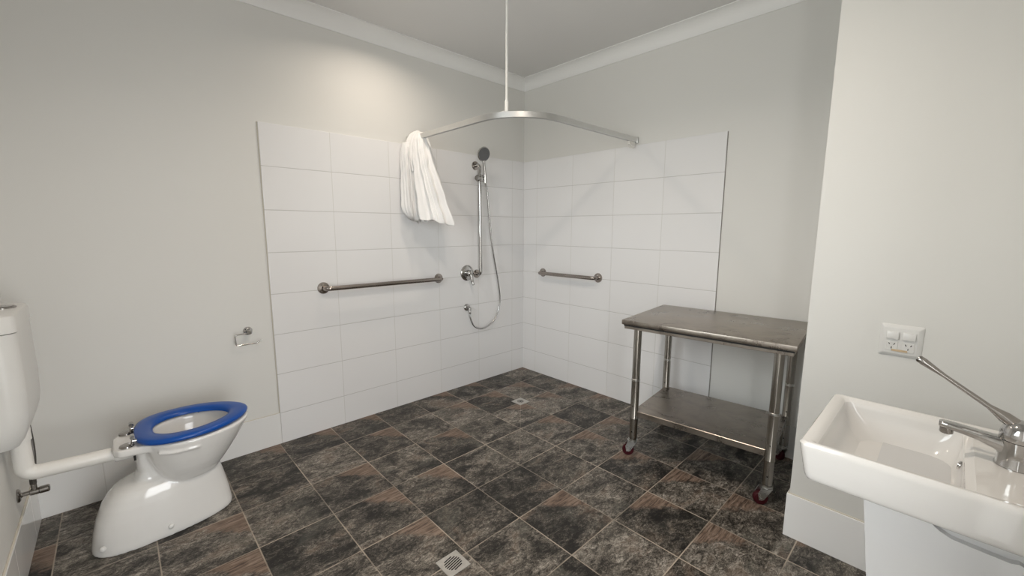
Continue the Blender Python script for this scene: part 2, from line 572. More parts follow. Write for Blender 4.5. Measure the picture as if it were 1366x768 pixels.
# cove cornice
def cornice(name, p0, p1, inward, m0=1, m1=1):
    """p0,p1: wall line; inward: unit vector into the room; m0/m1: +1 inner mitre, -1 outer mitre, 0 square"""
    p0, p1, inward = Vector((*p0, 0)), Vector((*p1, 0)), Vector((*inward, 0))
    d = (p1-p0).normalized()
    S = .085
    prof = [(.0, H-S), (.006, H-S)]
    for k in range(9):
        a = PI/2*k/8
        prof.append((.006+(S-.012)*(1-math.cos(a)), H-S+.006+(S-.012)*math.sin(a)))
    prof += [(S, H-.006), (S, H-.0), (0, H)]
    rings = []
    for (p, mm, sgn) in ((p0, m0, 1), (p1, m1, -1)):
        rings.append([p + inward*o + d*(o*mm*sgn) + Vector((0, 0, z)) for o, z in prof])
    bb = bmesh.new()
    loft(bb, rings)
    struct(name, bb, M['cornice'], None, 30)


cornice('trim_7', (XL, 0), (0, 0), (0, -1))
cornice('trim_8', (0, 0), (0, NY), (-1, 0), 1, 1)
cornice('trim_9', (0, NY), (NX, NY), (0, 1), 1, -1)
cornice('trim_10', (NX, NY), (NX, YF), (-1, 0), -1, 1)
cornice('trim_11', (NX, YF), (XL, YF), (0, 1))
cornice('trim_12', (XL, YF), (XL, 0), (1, 0))


# ------------------------------------------------------------------ downlights
def downlight(loc, power, label):
    t = thing('downlight', label, 'ceiling light', (loc[0], loc[1], H), 0, 'recessed ceiling downlights')
    bb = bmesh.new()
    lathe(bb, [(.040, -.003), (.056, -.003), (.057, -.001), (.057, 0.0), (.040, 0.0), (.0401, -.002)], (0, 0, 0), (0, 0, 1), 40)
    obj('rim', bb, M['plastic'], t, 40)
    bb = bmesh.new()
    lathe(bb, [(.0005, -.0025), (.0395, -.0025), (.0395, -.0005), (.0005, -.0005)], (0, 0, 0), (0, 0, 1), 40)
    obj('diffuser', bb, M['lamp'], t)
    d = bpy.data.lights.new('downlight_beam', 'AREA')
    d.shape = 'DISK'; d.size = .078; d.energy = power; d.color = DL_COL; d.spread = math.radians(150)
    lo = bpy.data.objects.new('downlight_beam', d)
    COL.objects.link(lo)
    lo.parent = t
    lo.location = (0, 0, -.006)
    return t


downlight((-1.47, -.505), DL_POWER[0], 'warm recessed downlight in the ceiling above the back wall grab rail')
downlight((-1.85, -1.9), DL_POWER[1], 'warm recessed downlight in the ceiling in the middle of the room')


# ------------------------------------------------------------------ toilet
def superell(cx, cy, z, a, b_, n=48, e=2.3, back=None):
    out = []
    for k in range(n):
        t = 2*PI*k/n
        c, s = math.cos(t), math.sin(t)
        x = a*math.copysign(abs(c)**(2/e), c)
        y = b_*math.copysign(abs(s)**(2/e), s)
        out.append(Vector((cx+x, cy+y, z)))
    return out


def egg(xr, xf, hw, z, cy=0, n=48, er=2.6, ef=2.0, pos=.42):
    """plan curve from xr (rear) to xf (front), widest at pos"""
    xm = xr+(xf-xr)*pos
    out = []
    for k in range(n):
        t = 2*PI*k/n
        c, s = math.cos(t), math.sin(t)
        e = ef if c > 0 else er
        ax = (xf-xm) if c > 0 else (xm-xr)
        out.append(Vector((xm+ax*math.copysign(abs(c)**(2/e), c), cy+hw*math.copysign(abs(s)**(2/e), s), z)))
    return out


TX, TY = -2.70, -.435
toi = thing('toilet', 'white floor standing toilet pan with a bright blue seat', 'toilet', (TX, TY, 0))
ox = -TX  # absolute x -> local


def ex(v): return v+ox


b = bmesh.new()
# skirted foot
secs = [(0, -2.992, -2.492, .122), (.02, -2.990, -2.490, .124), (.08, -2.980, -2.497, .122), (.127, -2.968, -2.505, .119),
        (.180, -2.948, -2.515, .113), (.215, -2.928, -2.524, .106), (.240, -2.904, -2.534, .096), (.258, -2.868, -2.545, .082), (.268, -2.82, -2.56, .060)]
loft(b, [egg(ex(a), ex(f), w, z, er=2.5, ef=2.2, pos=.30) for z, a, f, w in secs])
# neck carrying the rear shelf
secs = [(.20, -2.86, -2.70, .075), (.262, -2.838, -2.715, .072), (.30, -2.822, -2.745, .066), (.36, -2.822, -2.768, .072), (.415, -2.83, -2.775, .085)]
loft(b, [egg(ex(a), ex(f), w, z, er=2.5, pos=.4) for z, a, f, w in secs])
# bowl with its hollow
secs = [(.205, -2.73, -2.545, .070), (.225, -2.745, -2.530, .098), (.26, -2.76, -2.503, .125), (.30, -2.775, -2.474, .146), (.345, -2.79, -2.444, .164),
        (.385, -2.80, -2.420, .177), (.405, -2.805, -2.408, .182), (.432, -2.81, -2.393, .188), (.440, -2.808, -2.398, .185),
        (.440, -2.765, -2.440, .143), (.43, -2.757, -2.447, .135), (.40, -2.750, -2.455, .128), (.35, -2.735, -2.48, .108), (.30, -2.70, -2.52, .075), (.285, -2.67, -2.56, .04)]
loft(b, [egg(ex(a), ex(f), w, z, er=2.2, ef=2.0, pos=.44) for z, a, f, w in secs])
# rear shelf
poly = [(-2.886, -.075), (-2.886, .055), (-2.868, .088), (-2.78, .120), (-2.772, .125), (-2.772, -.125), (-2.78, -.120), (-2.868, -.102)]
prism(b, [(ex(x), y) for x, y in poly], .405, .440, .006, 3)
# pipe socket under the shelf
lathe(b, [(.036, 0), (.038, .004), (.038, .08), (.03, .085)], (ex(-2.886), 0, .396), (1, 0, 0), 28)
# finger ledge on the bowl's near side
tube(b, smooth_path([(ex(-2.752), -.149, .404), (ex(-2.70), -.173, .398), (ex(-2.65), -.181, .399), (ex(-2.612), -.183, .398)], 6), [.002]+[.0055]*17+[.002], 12)
pan = obj('bowl', b, M['china'], toi, 180)
rm = pan.modifiers.new('fuse', 'REMESH')
rm.mode = 'VOXEL'; rm.voxel_size = .0045; rm.use_smooth_shade = True
sm = pan.modifiers.new('soften', 'SMOOTH'); sm.factor = .5; sm.iterations = 9
# seat
b = bmesh.new()
outer = [(-2.818, -2.391, .199), ]


def seat_ring(xr, xf, hw, z, e): return egg(ex(xr), ex(xf), hw-.005, z, .005, n=72, er=e+.2, ef=1.80, pos=.44)


rings = [seat_ring(-2.755, -2.472, .128, .446, 2.2), seat_ring(-2.800, -2.407, .182, .444, 2.7), seat_ring(-2.814, -2.395, .194, .447, 2.7),
         seat_ring(-2.818, -2.391, .198, .456, 2.7), seat_ring(-2.814, -2.395, .194, .4645, 2.7), seat_ring(-2.802, -2.407, .183, .468, 2.6),
         seat_ring(-2.785, -2.437, .157, .468, 2.4), seat_ring(-2.764, -2.458, .138, .466, 2.2), seat_ring(-2.757, -2.466, .132, .460, 2.2), seat_ring(-2.753, -2.470, .128, .452, 2.2)]
rings.append(rings[0])
loft(b, rings, False, False)
bmesh.ops.remove_doubles(b, verts=b.verts[:], dist=1e-5)
seat = obj('seat', b, M['blue'], toi, 60)
tag(seat, 'bright blue plastic toilet seat')
for xx in (-2.575, -2.560):
    b = bmesh.new(); box(b, ex(xx)-.004, ex(xx)+.004, .126, .136, .440, .4535, .002)
    obj('buffer', b, M['bluedark'], seat, 40)
# hinges
for s, yy in ((-1, -.075), (1, .075)):
    b = bmesh.new()
    lathe(b, [(.023, 0), (.025, .002), (.024, .007), (.018, .010), (.002, .011)], (ex(-2.842), yy, .440), (0, 0, 1), 28)
    hd = obj('hinge', b, M['chromedark'], toi, 40)
    b = bmesh.new()
    tube(b, [(ex(-2.824), yy, .446), (ex(-2.822), yy, .474)], .0055, 12)
    tube(b, [(ex(-2.822), yy-.012, .478), (ex(-2.822), yy+.012, .478)], .0085, 14)
    tube(b, [(ex(-2.824), yy, .460), (ex(-2.806), yy, .456)], .006, 12)
    obj('hinge_post', b, M['chrome'], hd, 40)
# fixing caps on the foot
for x, y, z, d in ((-2.953, -.103, .045, (-.5, -.85, .1)), (-2.735, -.1205, .045, (.05, -1, .08))):
    b = bmesh.new()
    lathe(b, [(.011, -.006), (.011, .002), (.009, .005), (.004, .007), (.0005, .0075)], (ex(x), y, z), d, 20)
    obj('fixing_cap', b, M['plastic'], toi, 50)
# shelf bolt below the seat hinge
b = bmesh.new(); tube(b, [(ex(-2.822), -.075, .372), (ex(-2.822), -.075, .408)], .004, 10)
obj('hinge_bolt', b, M['black'], toi, 40)

# ------------------------------------------------------------------ cistern
cis = thing('cistern', 'white plastic wall hung cistern with its white flush pipe to the toilet', 'cistern', (XL, -.44, 0))
CD = .107  # depth


def cis_ring(z, d, hw, rr=.05, n=8):
    pts = [Vector((.001, -hw, z))]
    for k in range(n+1):
        a = PI/2*k/n
        pts.append(Vector((d-rr+rr*math.sin(a), -hw+rr-rr*math.cos(a), z)))
    for k in range(n+1):
        a = PI/2*k/n
        pts.append(Vector((d-rr+rr*math.cos(a), hw-rr+rr*math.sin(a), z)))
    pts.append(Vector((.001, hw, z)))
    return pts


b = bmesh.new()
loft(b, [cis_ring(.570, .050, .150, .03), cis_ring(.574, .062, .165, .04), cis_ring(.60, .078, .182, .045), cis_ring(.645, .093, .192, .05),
         cis_ring(.69, .100, .1955, .05), cis_ring(.80, .1025, .196, .05), cis_ring(.985, .101, .194, .05)])
obj('tank', b, M['plastic'], cis, 35)
b = bmesh.new()
loft(b, [cis_ring(.988, .1045, .197, .05), cis_ring(1.035, .1035, .196, .05), cis_ring(1.045, .100, .193, .05), cis_ring(1.050, .092, .185, .045)])
obj('lid', b, M['plastic'], cis, 35)
b = bmesh.new()
lathe(b, [(.036, .0), (.036, .004), (.033, .006), (.031, .0045), (.002, .0045)], (.052, .035, 1.050), (0, 0, 1), 32)
fb = obj('flush_button', b, M['chromedark'], cis, 40)
b = bmesh.new()
lathe(b, [(.027, .004), (.027, .0065), (.025, .0075), (.001, .0075)], (.052, .035, 1.050), (0, 0, 1), 32)
obj('button_cap', b, M['chrome'], fb, 40)
b = bmesh.new()
path = fillet([(.044, 0, .585), (.044, 0, .408), (-2.872-XL, .005, .394)], .036, 12)
tube(b, path, .0275, 28)
tube(b, [(.044, 0, .545), (.044, 0, .60)], .032, 28)
obj('flush_pipe', b, M['pipe'], cis, 50)

# ------------------------------------------------------------------ stop tap and hose under the cistern
st = thing('stop_tap', 'dark metal stop tap with a braided hose under the white cistern', 'tap', (XL, -.335, .285))
b = bmesh.new()
lathe(b, [(.027, .0), (.027, .003), (.022, .008), (.011, .010), (.009, .014)], (0, 0, 0), (1, 0, 0), 24)
tube(b, [(.006, 0, 0), (.040, 0, 0)], .0085, 14)
lathe(b, [(.008, 0), (.013, .002), (.013, .026), (.008, .029)], (.032, 0, 0), (1, 0, 0), 18)
tube(b, [(.046, 0, 0), (.046, 0, .036)], .009, 14)
obj('valve_body', b, M['chromedark'], st, 40)
b = bmesh.new()
lathe(b, [(.010, 0), (.0145, .002), (.0145, .026), (.011, .030), (.001, .031)], (.058, 0, 0), (1, 0, 0), 18)
obj('valve_handle', b, M['chromedark'], st, 40)
b = bmesh.new()
lathe(b, [(.011, 0), (.011, .020), (.007, .022)], (.046, 0, .034), (0, 0, 1), 6)
tube(b, smooth_path([(.046, 0, .05), (.054, .030, .12), (.054, .050, .20), (.050, .052, .305)], 6), .0065, 12)
obj('hose', b, M['braid'], st, 40)

# ------------------------------------------------------------------ toilet roll holder
tr = thing('toilet_roll_holder', 'empty chrome toilet roll holder on the cream wall beside the toilet', 'toilet roll holder', (-2.281, 0, .748))
b = bmesh.new()
lathe(b, [(.024, 0), (.024, .006), (.021, .010), (.012, .013), (.010, .034), (.013, .040), (.013, .052), (.010, .055)], (0, 0, 0), (0, -1, 0), 28)
obj('mount', b, M['chrome'], tr, 40)
b = bmesh.new()
tube(b, smooth_path(fillet([(0, -.047, -.004), (-.072, -.047, -.007), (-.070, -.047, -.069), (.030, -.047, -.070), (.058, -.047, -.056)], .012, 6), 2), .0035, 12)
obj('roll_arm', b, M['chrome'], tr, 60)


# ------------------------------------------------------------------ grab rails
def grab_rail(name, a, b_, out, label, mat, rr=.0155, off=.060, fl=.038):
    """a,b_: fixing points on the wall surface; out: unit vector off the wall"""
    a, b_, out = Vector(a), Vector(b_), Vector(out)
    c = (a+b_)/2
    t = thing(name, label, 'grab rail', c)
    a -= c; b_ -= c
    bb = bmesh.new()
    tube(bb, fillet([a+out*.003, a+out*off, b_+out*off, b_+out*.003], .034, 10), rr, 20)
    obj('bar', bb, mat, t, 60)
    for p in (a, b_):
        bb = bmesh.new()
        lathe(bb, [(fl, 0), (fl, .003), (fl*.94, .007), (fl*.55, .009), (rr*1.05, .010)], p, out, 32)
        f = obj('flange', bb, M['rail'], t, 40)
        # screw heads of the flange
        s1 = Vector((0, 0, 1)); s2 = out.cross(s1)
        for k in range(3):
            an = 2*PI*k/3+.5
            bb = bmesh.new()
            lathe(bb, [(.0042, 0), (.004, .0012), (.001, .0014)], p+out*.0078+(s1*math.cos(an)+s2*math.sin(an))*fl*.70, out, 10)
            obj('screw', bb, M['chromedark'], f, 40)
    return t


grab_rail('grab_rail', (-1.842, -PT, .960), (-.960, -PT, .953), (0, -1, 0), 'long horizontal steel grab rail on the back wall tiles below the curtain', M['rail'])
grab_rail('grab_rail', (-PT, -.262, .953), (-PT, -.858, .957), (-1, 0, 0), 'short horizontal steel grab rail on the right wall tiles', M['rail'])

# ------------------------------------------------------------------ shower
sr = grab_rail('shower_rail', (-.578, -PT, 1.856), (-.574, -PT, .962), (0, -1, 0), 'upright steel shower rail with a slider on the back wall tiles', M['chrome'], .015, .055, .036)
sr['category'] = 'shower rail'
cz = sr.location.z
cx, cy = sr.location.x, sr.location.y
b = bmesh.new()
lathe(b, [(.026, -.026), (.0285, -.022), (.0285, .022), (.026, .026)], (-.576-cx, -.064-cy, 1.750-cz), (0, 0, 1), 24)
tube(b, [(-.560-cx, -.070-cy, 1.750-cz), (-.536-cx, -.092-cy, 1.752-cz)], .012, 14)
sl = obj('slider', b, M['chrome'], sr, 40)
b = bmesh.new()
lathe(b, [(.018, 0), (.024, .004), (.024, .026), (.020, .031), (.001, .032)], (-.592-cx, -.070-cy, 1.750-cz), (-.85, -.5, 0), 20)
obj('slider_knob', b, M['chromedark'], sl, 40)

HS = Vector((-.545, -.098, 1.745))
hs = thing('hand_shower', 'chrome hand shower with a grey spray face and a looping metal hose', 'shower head', HS)
fn = Vector((-.10, -.95, -.28)).normalized()          # where the face looks
hc = Vector((-.583, -.125, 1.934)) - HS
b = bmesh.new()
lathe(b, [(.001, -.032), (.022, -.030), (.043, -.021), (.055, -.008), (.0580, .000), (.0565, .004), (.052, .0055)], hc, fn, 36)
tube(b, smooth_path([(.004, .006, -.03), (.000, .002, .03), (-.012, -.004, .085), (-.024, -.010, .135), hc - fn*.012], 6), [.0125]*7+[.012]*6+[.0115]*4+[.012]*4+[.014]*4, 18)
obj('head', b, M['chrome'], hs, 50)
b = bmesh.new()
lathe(b, [(.001, .0052), (.0515, .0052), (.0515, .0075), (.034, .0095), (.001, .0100)], hc, fn, 36)
obj('spray_face', b, M['grey'], hs, 30)
b = bmesh.new()
hp = [(-.541, -.092, 1.718), (-.518, -.09, 1.65), (-.487, -.08, 1.436), (-.45, -.075, 1.184), (-.386, -.07, .906), (-.357, -.065, .749), (-.369, -.06, .635),
      (-.431, -.06, .535), (-.517, -.06, .494), (-.585, -.06, .493), (-.65, -.06, .529), (-.683, -.058, .599), (-.684, -.054, .640)]
tube(b, [Vector(p)-HS for p in smooth_path(hp, 10)], .0072, 14)
obj('shower_hose', b, M['hose'], hs, 60)
b = bmesh.new()
lathe(b, [(.009, 0), (.011, .004), (.011, .030), (.008, .034)], Vector((-.684, -.054, .632))-HS, (0, 0, 1), 16)
obj('hose_nut', b, M['chrome'], hs, 40)

ho = thing('hose_outlet', 'round chrome wall elbow feeding the shower hose', 'hose outlet', (-.684, -PT, .684))
b = bmesh.new()
lathe(b, [(.030, 0), (.030, .004), (.026, .010), (.015, .013), (.013, .018)], (0, 0, 0), (0, -1, 0), 28)
tube(b, fillet([(0, -.008, 0), (0, -.045, 0), (0, -.045, -.022)], .014, 6), .0125, 16)
obj('elbow', b, M['chrome'], ho, 45)

mx = thing('shower_mixer', 'round chrome shower mixer with a lever beside the upright shower rail', 'shower mixer', (-.677, -PT, .976))
b = bmesh.new()
lathe(b, [(.066, 0), (.066, .003), (.061, .009), (.040, .013), (.028, .015), (.027, .030)], (0, 0, 0), (0, -1, 0), 40)
obj('cover_plate', b, M['chrome'], mx, 45)
b = bmesh.new()
lathe(b, [(.024, .026), (.026, .030), (.026, .052), (.020, .060), (.001, .062)], (0, 0, 0), (0, -1, 0), 30)
tube(b, smooth_path([(0, -.046, 0), (.004, -.056, -.03), (.010, -.062, -.070), (.014, -.070, -.098)], 5), [.015]*5+[.013]*5+[.0115]*5+[.009], 16)
obj('lever', b, M['chrome'], mx, 50)

# ------------------------------------------------------------------ curtain track
ZT = 1.975
ct = thing('curtain_track', 'curved satin aluminium shower curtain track hung from the ceiling', 'curtain track', (-1.085, -1.055, ZT))
co = ct.location.copy()
X1, Y1, RR = -1.188, -1.145, .32
path = fillet([(X1, -PT-.002, ZT), (X1, Y1, ZT), (-PT-.002, Y1, ZT)], RR, 28)
b = bmesh.new()
prof = [(-.011, .0165), (.011, .0165), (.0125, .015), (.0125, -.015), (.011, -.0165), (.004, -.0165), (.004, -.010), (-.004, -.010), (-.004, -.0165), (-.011, -.0165), (-.0125, -.015), (-.0125, .015)]
rings = []
for i, p in enumerate(path):
    tn = (path[min(i+1, len(path)-1)]-path[max(i-1, 0)]).normalized()
    sd = Vector((tn.y, -tn.x, 0))
    rings.append([p - co + sd*a + Vector((0, 0, c)) for a, c in prof])
loft(b, rings)
obj('track', b, M['alu'], ct, 25)
b = bmesh.new(); box(b, X1-.019-co.x, X1+.019-co.x, -PT-.018-co.y, -PT-co.y, -.021, .021, .002); obj('end_bracket', b, M['alu'], ct, 30)
b = bmesh.new(); box(b, -PT-.012-co.x, -PT-co.x, Y1-.016-co.y, Y1+.016-co.y, -.021, .021, .002); obj('end_bracket', b, M['alu'], ct, 30)
rp = Vector((-1.128, -.985, 0))
b = bmesh.new()
tube(b, [(rp.x-co.x, rp.y-co.y, .02), (rp.x-co.x, rp.y-co.y, H-ZT-.001)], .0065, 14)
rod = obj('hanging_rod', b, M['rod'], ct, 50)
b = bmesh.new()
lathe(b, [(.014, .0165), (.014, .019), (.0105, .021), (.0105, .075), (.008, .079)], (rp.x-co.x, rp.y-co.y, 0), (0, 0, 1), 20)
box(b, rp.x-co.x-.030, rp.x-co.x+.030, rp.y-co.y-.012, rp.y-co.y+.012, .0165, .0195, .001)
obj('ferrule', b, M['rod'], rod, 40)
b = bmesh.new()
lathe(b, [(.026, 0), (.026, -.006), (.010, -.012)], (rp.x-co.x, rp.y-co.y, H-ZT-.0005), (0, 0, 1), 24)
obj('ceiling_plate', b, M['rod'], rod, 40)
for k in range(4):   # curtain runners parked at the right end
    b = bmesh.new()
    gx = -.048-k*.019
    box(b, gx-.007-co.x, gx+.007-co.x, Y1-.009-co.y, Y1+.009-co.y, -.040, -.016, .002)
    tube(b, fillet([(gx-co.x, Y1-.009-co.y, -.038), (gx-co.x, Y1-.009-co.y, -.058), (gx-co.x, Y1+.006-co.y, -.058), (gx-co.x, Y1+.006-co.y, -.044)], .006, 4), .0030, 8)
    obj('runner', b, M['pipe'], ct, 40)

# ------------------------------------------------------------------ curtain bundle
cu = thing('shower_curtain', 'white shower curtain bunched and slung over the left end of the track', 'shower curtain', (X1, -.20, 1.40))
b = bmesh.new()
CO = cu.location.copy()


def bundle(bm, spine, hem, folds, amp, nu=150, nv=50, curl=0.0, cap=True):
    """hanging gathered cloth; spine rows: height, centre x, centre y, half extent x, half extent y"""
    ztop = spine[0][0]

    def at(z):
        for a, c in zip(spine, spine[1:]):
            if a[0] >= z >= c[0]:
                t = (a[0]-z)/(a[0]-c[0])
                t = t*t*(3-2*t)*.4+t*.6
                return [p+(q-p)*t for p, q in zip(a, c)]
        return list(spine[-1])
    rings = []
    for j in range(nv+1):
        v = j/nv
        ring = []
        for i in range(nu):
            a = 2*PI*i/nu
            z = ztop+(hem(a)-ztop)*v**1.1
            _, px, py, rx, ry = at(z)
            ph = a+.22*math.sin(2.4*v+1.0)
            w = 0
            for (k, p, c) in folds:
                q = math.sin(k*ph+p+.7*math.sin(ph+p))
                w += c*(1-2*abs(q)**.7 if k % 2 else q)
            r = 1+(amp*(.30+.70*min(1, v*1.6)))*w
            r += .030*math.sin(6.3*v*PI+3*a+2*math.sin(2*a))*(.4+.6*v)
            r += .040*math.sin(10*v*PI+5*a+1)*math.exp(-((v-.3)/.28)**2)
            if curl: r *= 1-curl*max(0, (v-.88)/.12)**2
            ring.append(Vector((px+rx*r*math.cos(a)-CO.x, min(py+ry*r*math.sin(a), -.016)-CO.y, z-CO.z)))
        rings.append(ring)
    loft(bm, rings, cap, curl > 0)


# right hand mass: slung over the track, flaring to an open hem
bundle(b, [(2.004, -1.176, -.150, .016, .030), (1.992, -1.176, -.152, .034, .044), (1.955, -1.174, -.158, .052, .056), (1.88, -1.170, -.168, .064, .068),
           (1.78, -1.163, -.180, .072, .084), (1.66, -1.150, -.196, .080, .104), (1.54, -1.136, -.212, .090, .122), (1.42, -1.124, -.226, .100, .140), (1.37, -1.120, -.232, .104, .146)],
       lambda a: 1.392+.010*math.sin(2*a+.8)+.006*math.sin(7*a)-.012*math.cos(a+.9), [(3, .9, .62), (5, .4, .60), (4, 1.7, .40), (9, 2.0, .14)], .27, 180, 56)
# left hand mass: gathered end doubled up, rounded at the bottom
bundle(b, [(1.938, -1.230, -.074, .040, .034), (1.91, -1.232, -.075, .046, .040), (1.85, -1.233, -.074, .054, .050), (1.74, -1.228, -.078, .058, .054), (1.60, -1.226, -.082, .064, .057),
           (1.50, -1.226, -.086, .068, .060), (1.43, -1.222, -.090, .066, .058), (1.40, -1.214, -.094, .058, .052)],
       lambda a: 1.408+.026*math.cos(a-PI)+.006*math.sin(3*a), [(3, .9, .75), (4, .2, .50), (7, 1.2, .20)], .27, 120, 44, curl=.35)
# the folded strap that passes over the track
pathc = smooth_path([(-1.226, -.100, 1.74), (-1.240, -.100, 1.84), (-1.232, -.106, 1.925), (-1.212, -.112, 1.980), (-1.188, -.118, 2.004), (-1.164, -.126, 1.983), (-1.140, -.124, 1.93), (-1.136, -.135, 1.86)], 6)
rings = []
for i, p in enumerate(pathc):
    tn = (pathc[min(i+1, len(pathc)-1)]-pathc[max(i-1, 0)]).normalized()
    wd = Vector((.25, -.95, 0)).normalized()
    nm = tn.cross(wd).normalized()
    u = i/(len(pathc)-1)
    hw = .056-.016*math.sin(PI*u)
    th = .011+.008*(1-math.sin(PI*u))
    ring = []
    for k in range(36):
        a = 2*PI*k/36
        rr = 1+.18*math.sin(5*a+3*u)+.10*math.sin(8*a+1-4*u)
        ring.append(p+wd*(hw*math.cos(a)*(1+.05*math.sin(3*a)))+nm*(th*math.sin(a)*rr+.006*math.sin(9*math.cos(a)+2*u))-CO)
    rings.append(ring)
loft(b, rings)
cl = obj('cloth', b, M['cloth'], cu, 180)
# the stitched band along the doubled edge
b = bmesh.new()
tube(b, [Vector(p)-CO for p in smooth_path([(-1.262, -.128, 1.90), (-1.258, -.136, 1.78), (-1.256, -.142, 1.62), (-1.262, -.146, 1.50), (-1.258, -.148, 1.43)], 6)], .0045, 8)
obj('hem_seam', b, M['cloth'], cu, 60)

# ------------------------------------------------------------------ steel bench on castors
BT, BL, BD, BH = .106, .842, .635, .832
be = thing('steel_bench', 'scuffed stainless steel two tier bench on red castors', 'bench', (-.365, -1.912, 0), BT-PI/2)
# local x runs along the bench (towards the nib), local y away from the back wall is negative
hx, hy = BL/2, BD/2
b = bmesh.new()
box(b, -hx, hx, -hy, hy, BH-.027, BH, .0025, 2)
obj('tabletop', b, M['steel'], be, 30)
b = bmesh.new()
box(b, -hx+.010, hx-.010, -hy+.010, hy-.010, BH-.036, BH-.027)
obj('shadow_gap', b, M['black'], be)  # solid black slab standing in for the shade between top and frame
b = bmesh.new()
i0 = .012
box(b, -hx+i0, hx-i0, -hy+i0, -hy+i0+.012, BH-.052, BH-.036, .001, 1)
box(b, -hx+i0, hx-i0, hy-i0-.012, hy-i0, BH-.052, BH-.036, .001, 1)
box(b, -hx+i0, -hx+i0+.012, -hy+i0+.012, hy-i0-.012, BH-.052, BH-.036, .001, 1)
box(b, hx-i0-.012, hx-i0, -hy+i0+.012, hy-i0-.012, BH-.052, BH-.036, .001, 1)
obj('under_frame', b, M['steel'], be, 30)
LX, LY = hx-.072, hy-.066
ZS = .282
b = bmesh.new()
box(b, -LX-.004, LX+.004, -LY-.004, LY+.004, ZS-.004, ZS, .001, 1)
box(b, -LX+.014, LX-.014, -LY-.006, -LY+.006, ZS-.034, ZS-.001, .0015, 1)
box(b, -LX+.014, LX-.014, LY-.006, LY+.006, ZS-.034, ZS-.001, .0015, 1)
box(b, -LX-.006, -LX+.006, -LY+.014, LY-.014, ZS-.034, ZS-.001, .0015, 1)
box(b, LX-.006, LX+.006, -LY+.014, LY-.014, ZS-.034, ZS-.001, .0015, 1)
obj('shelf', b, M['steel'], be, 30)
for sx in (-1, 1):
    for sy in (-1, 1):
        b = bmesh.new()
        lathe(b, [(.0205, .105), (.0225, .107), (.0225, .232), (.0245, .234), (.0245, .236), (.0228, .240), (.0228, .47), (.0222, .476), (.0222, BH-.036)], (sx*LX, sy*LY, 0), (0, 0, 1), 28)
        lg = obj('leg', b, M['leg'], be, 35)
        b = bmesh.new()
        lathe(b, [(.0228, .466), (.0242, .468), (.0242, .478), (.0222, .480)], (sx*LX, sy*LY, 0), (0, 0, 1), 28)
        obj('collar', b, M['zinc'], lg, 30)
        for zz in (.315, .155):
            b = bmesh.new()
            lathe(b, [(.0035, -.002), (.0035, .0010), (.0005, .0012)], (sx*LX+.0, sy*LY-.0226, zz), (0, -1, 0), 10)
            obj('pin_hole', b, M['hole'], lg, 30)
        # castor trailing to the left
        ca = bmesh.new()
        lathe(ca, [(.026, .104), (.026, .098), (.020, .096), (.020, .092), (.025, .091), (.025, .086), (.012, .084)], (sx*LX, sy*LY, 0), (0, 0, 1), 26)
        tr_dir = Vector((-.86, -.50, 0)) if sy < 0 else Vector((-.7, .7, 0))
        side = Vector((-tr_dir.y, tr_dir.x, 0))
        base = Vector((sx*LX, sy*LY, 0))
        wc = base + tr_dir*.026 + Vector((0, 0, .034))
        for q in (-1, 1):
            pts = [base + tr_dir*(-.020) + Vector((0, 0, .090)), base + tr_dir*.030 + Vector((0, 0, .090)), base+tr_dir*.044+Vector((0, 0, .060)), wc + tr_dir*.012 - Vector((0, 0, .006)), wc - tr_dir*.010 - Vector((0, 0, .004))]
            t = bmesh.new()
            loft(t, [[p+side*q*.0165 for p in pts], [p+side*q*.0190 for p in pts]])
            merge(ca, t)
        t = bmesh.new()
        pl = [base + tr_dir*(-.020), base + tr_dir*.030]
        loft(t, [[pl[0]+side*.019+Vector((0, 0, z)), pl[1]+side*.019+Vector((0, 0, z)), pl[1]-side*.019+Vector((0, 0, z)), pl[0]-side*.019+Vector((0, 0, z))] for z in (.085, .0915)])
        merge(ca, t)
        lathe(ca, [(.006, -.021), (.006, .021)], wc, side, 12)
        co_ = obj('castor', ca, M['zinc'], be, 30)
        b = bmesh.new()
        lathe(b, [(.020, -.013), (.030, -.013), (.0335, -.009), (.034, 0), (.0335, .009), (.030, .013), (.020, .013)], wc, side, 36)
        w_ = obj('wheel', b, M['red'], co_, 40)

# ------------------------------------------------------------------ basin
BX0, BX1, BY0, BZ = -1.628, -1.190, -2.583, .838
bw = BX1-BX0
ba = thing('wash_basin', 'white rectangular ceramic wash basin hung on the wall by the outlet', 'basin', ((BX0+BX1)/2, YF, 0))
bx, by = ba.location.x, ba.location.y


def rrect(x0, x1, y0, y1, z, r, n=6):
    """rounded rectangle in world xy, returned local"""
    r = min(r, abs(x1-x0)*.46, abs(y1-y0)*.46)
    out = []
    for (cx_, cy_, a0) in ((x1-r, y1-r, 0), (x0+r, y1-r, PI/2), (x0+r, y0+r, PI), (x1-r, y0+r, 1.5*PI)):
        for k in range(n+1):
            a = a0+PI/2*k/n
            zz = z(cx_+r*math.cos(a), cy_+r*math.sin(a)) if callable(z) else z
            out.append(Vector((cx_+r*math.cos(a)-bx, cy_+r*math.sin(a)-by, zz)))
    return out


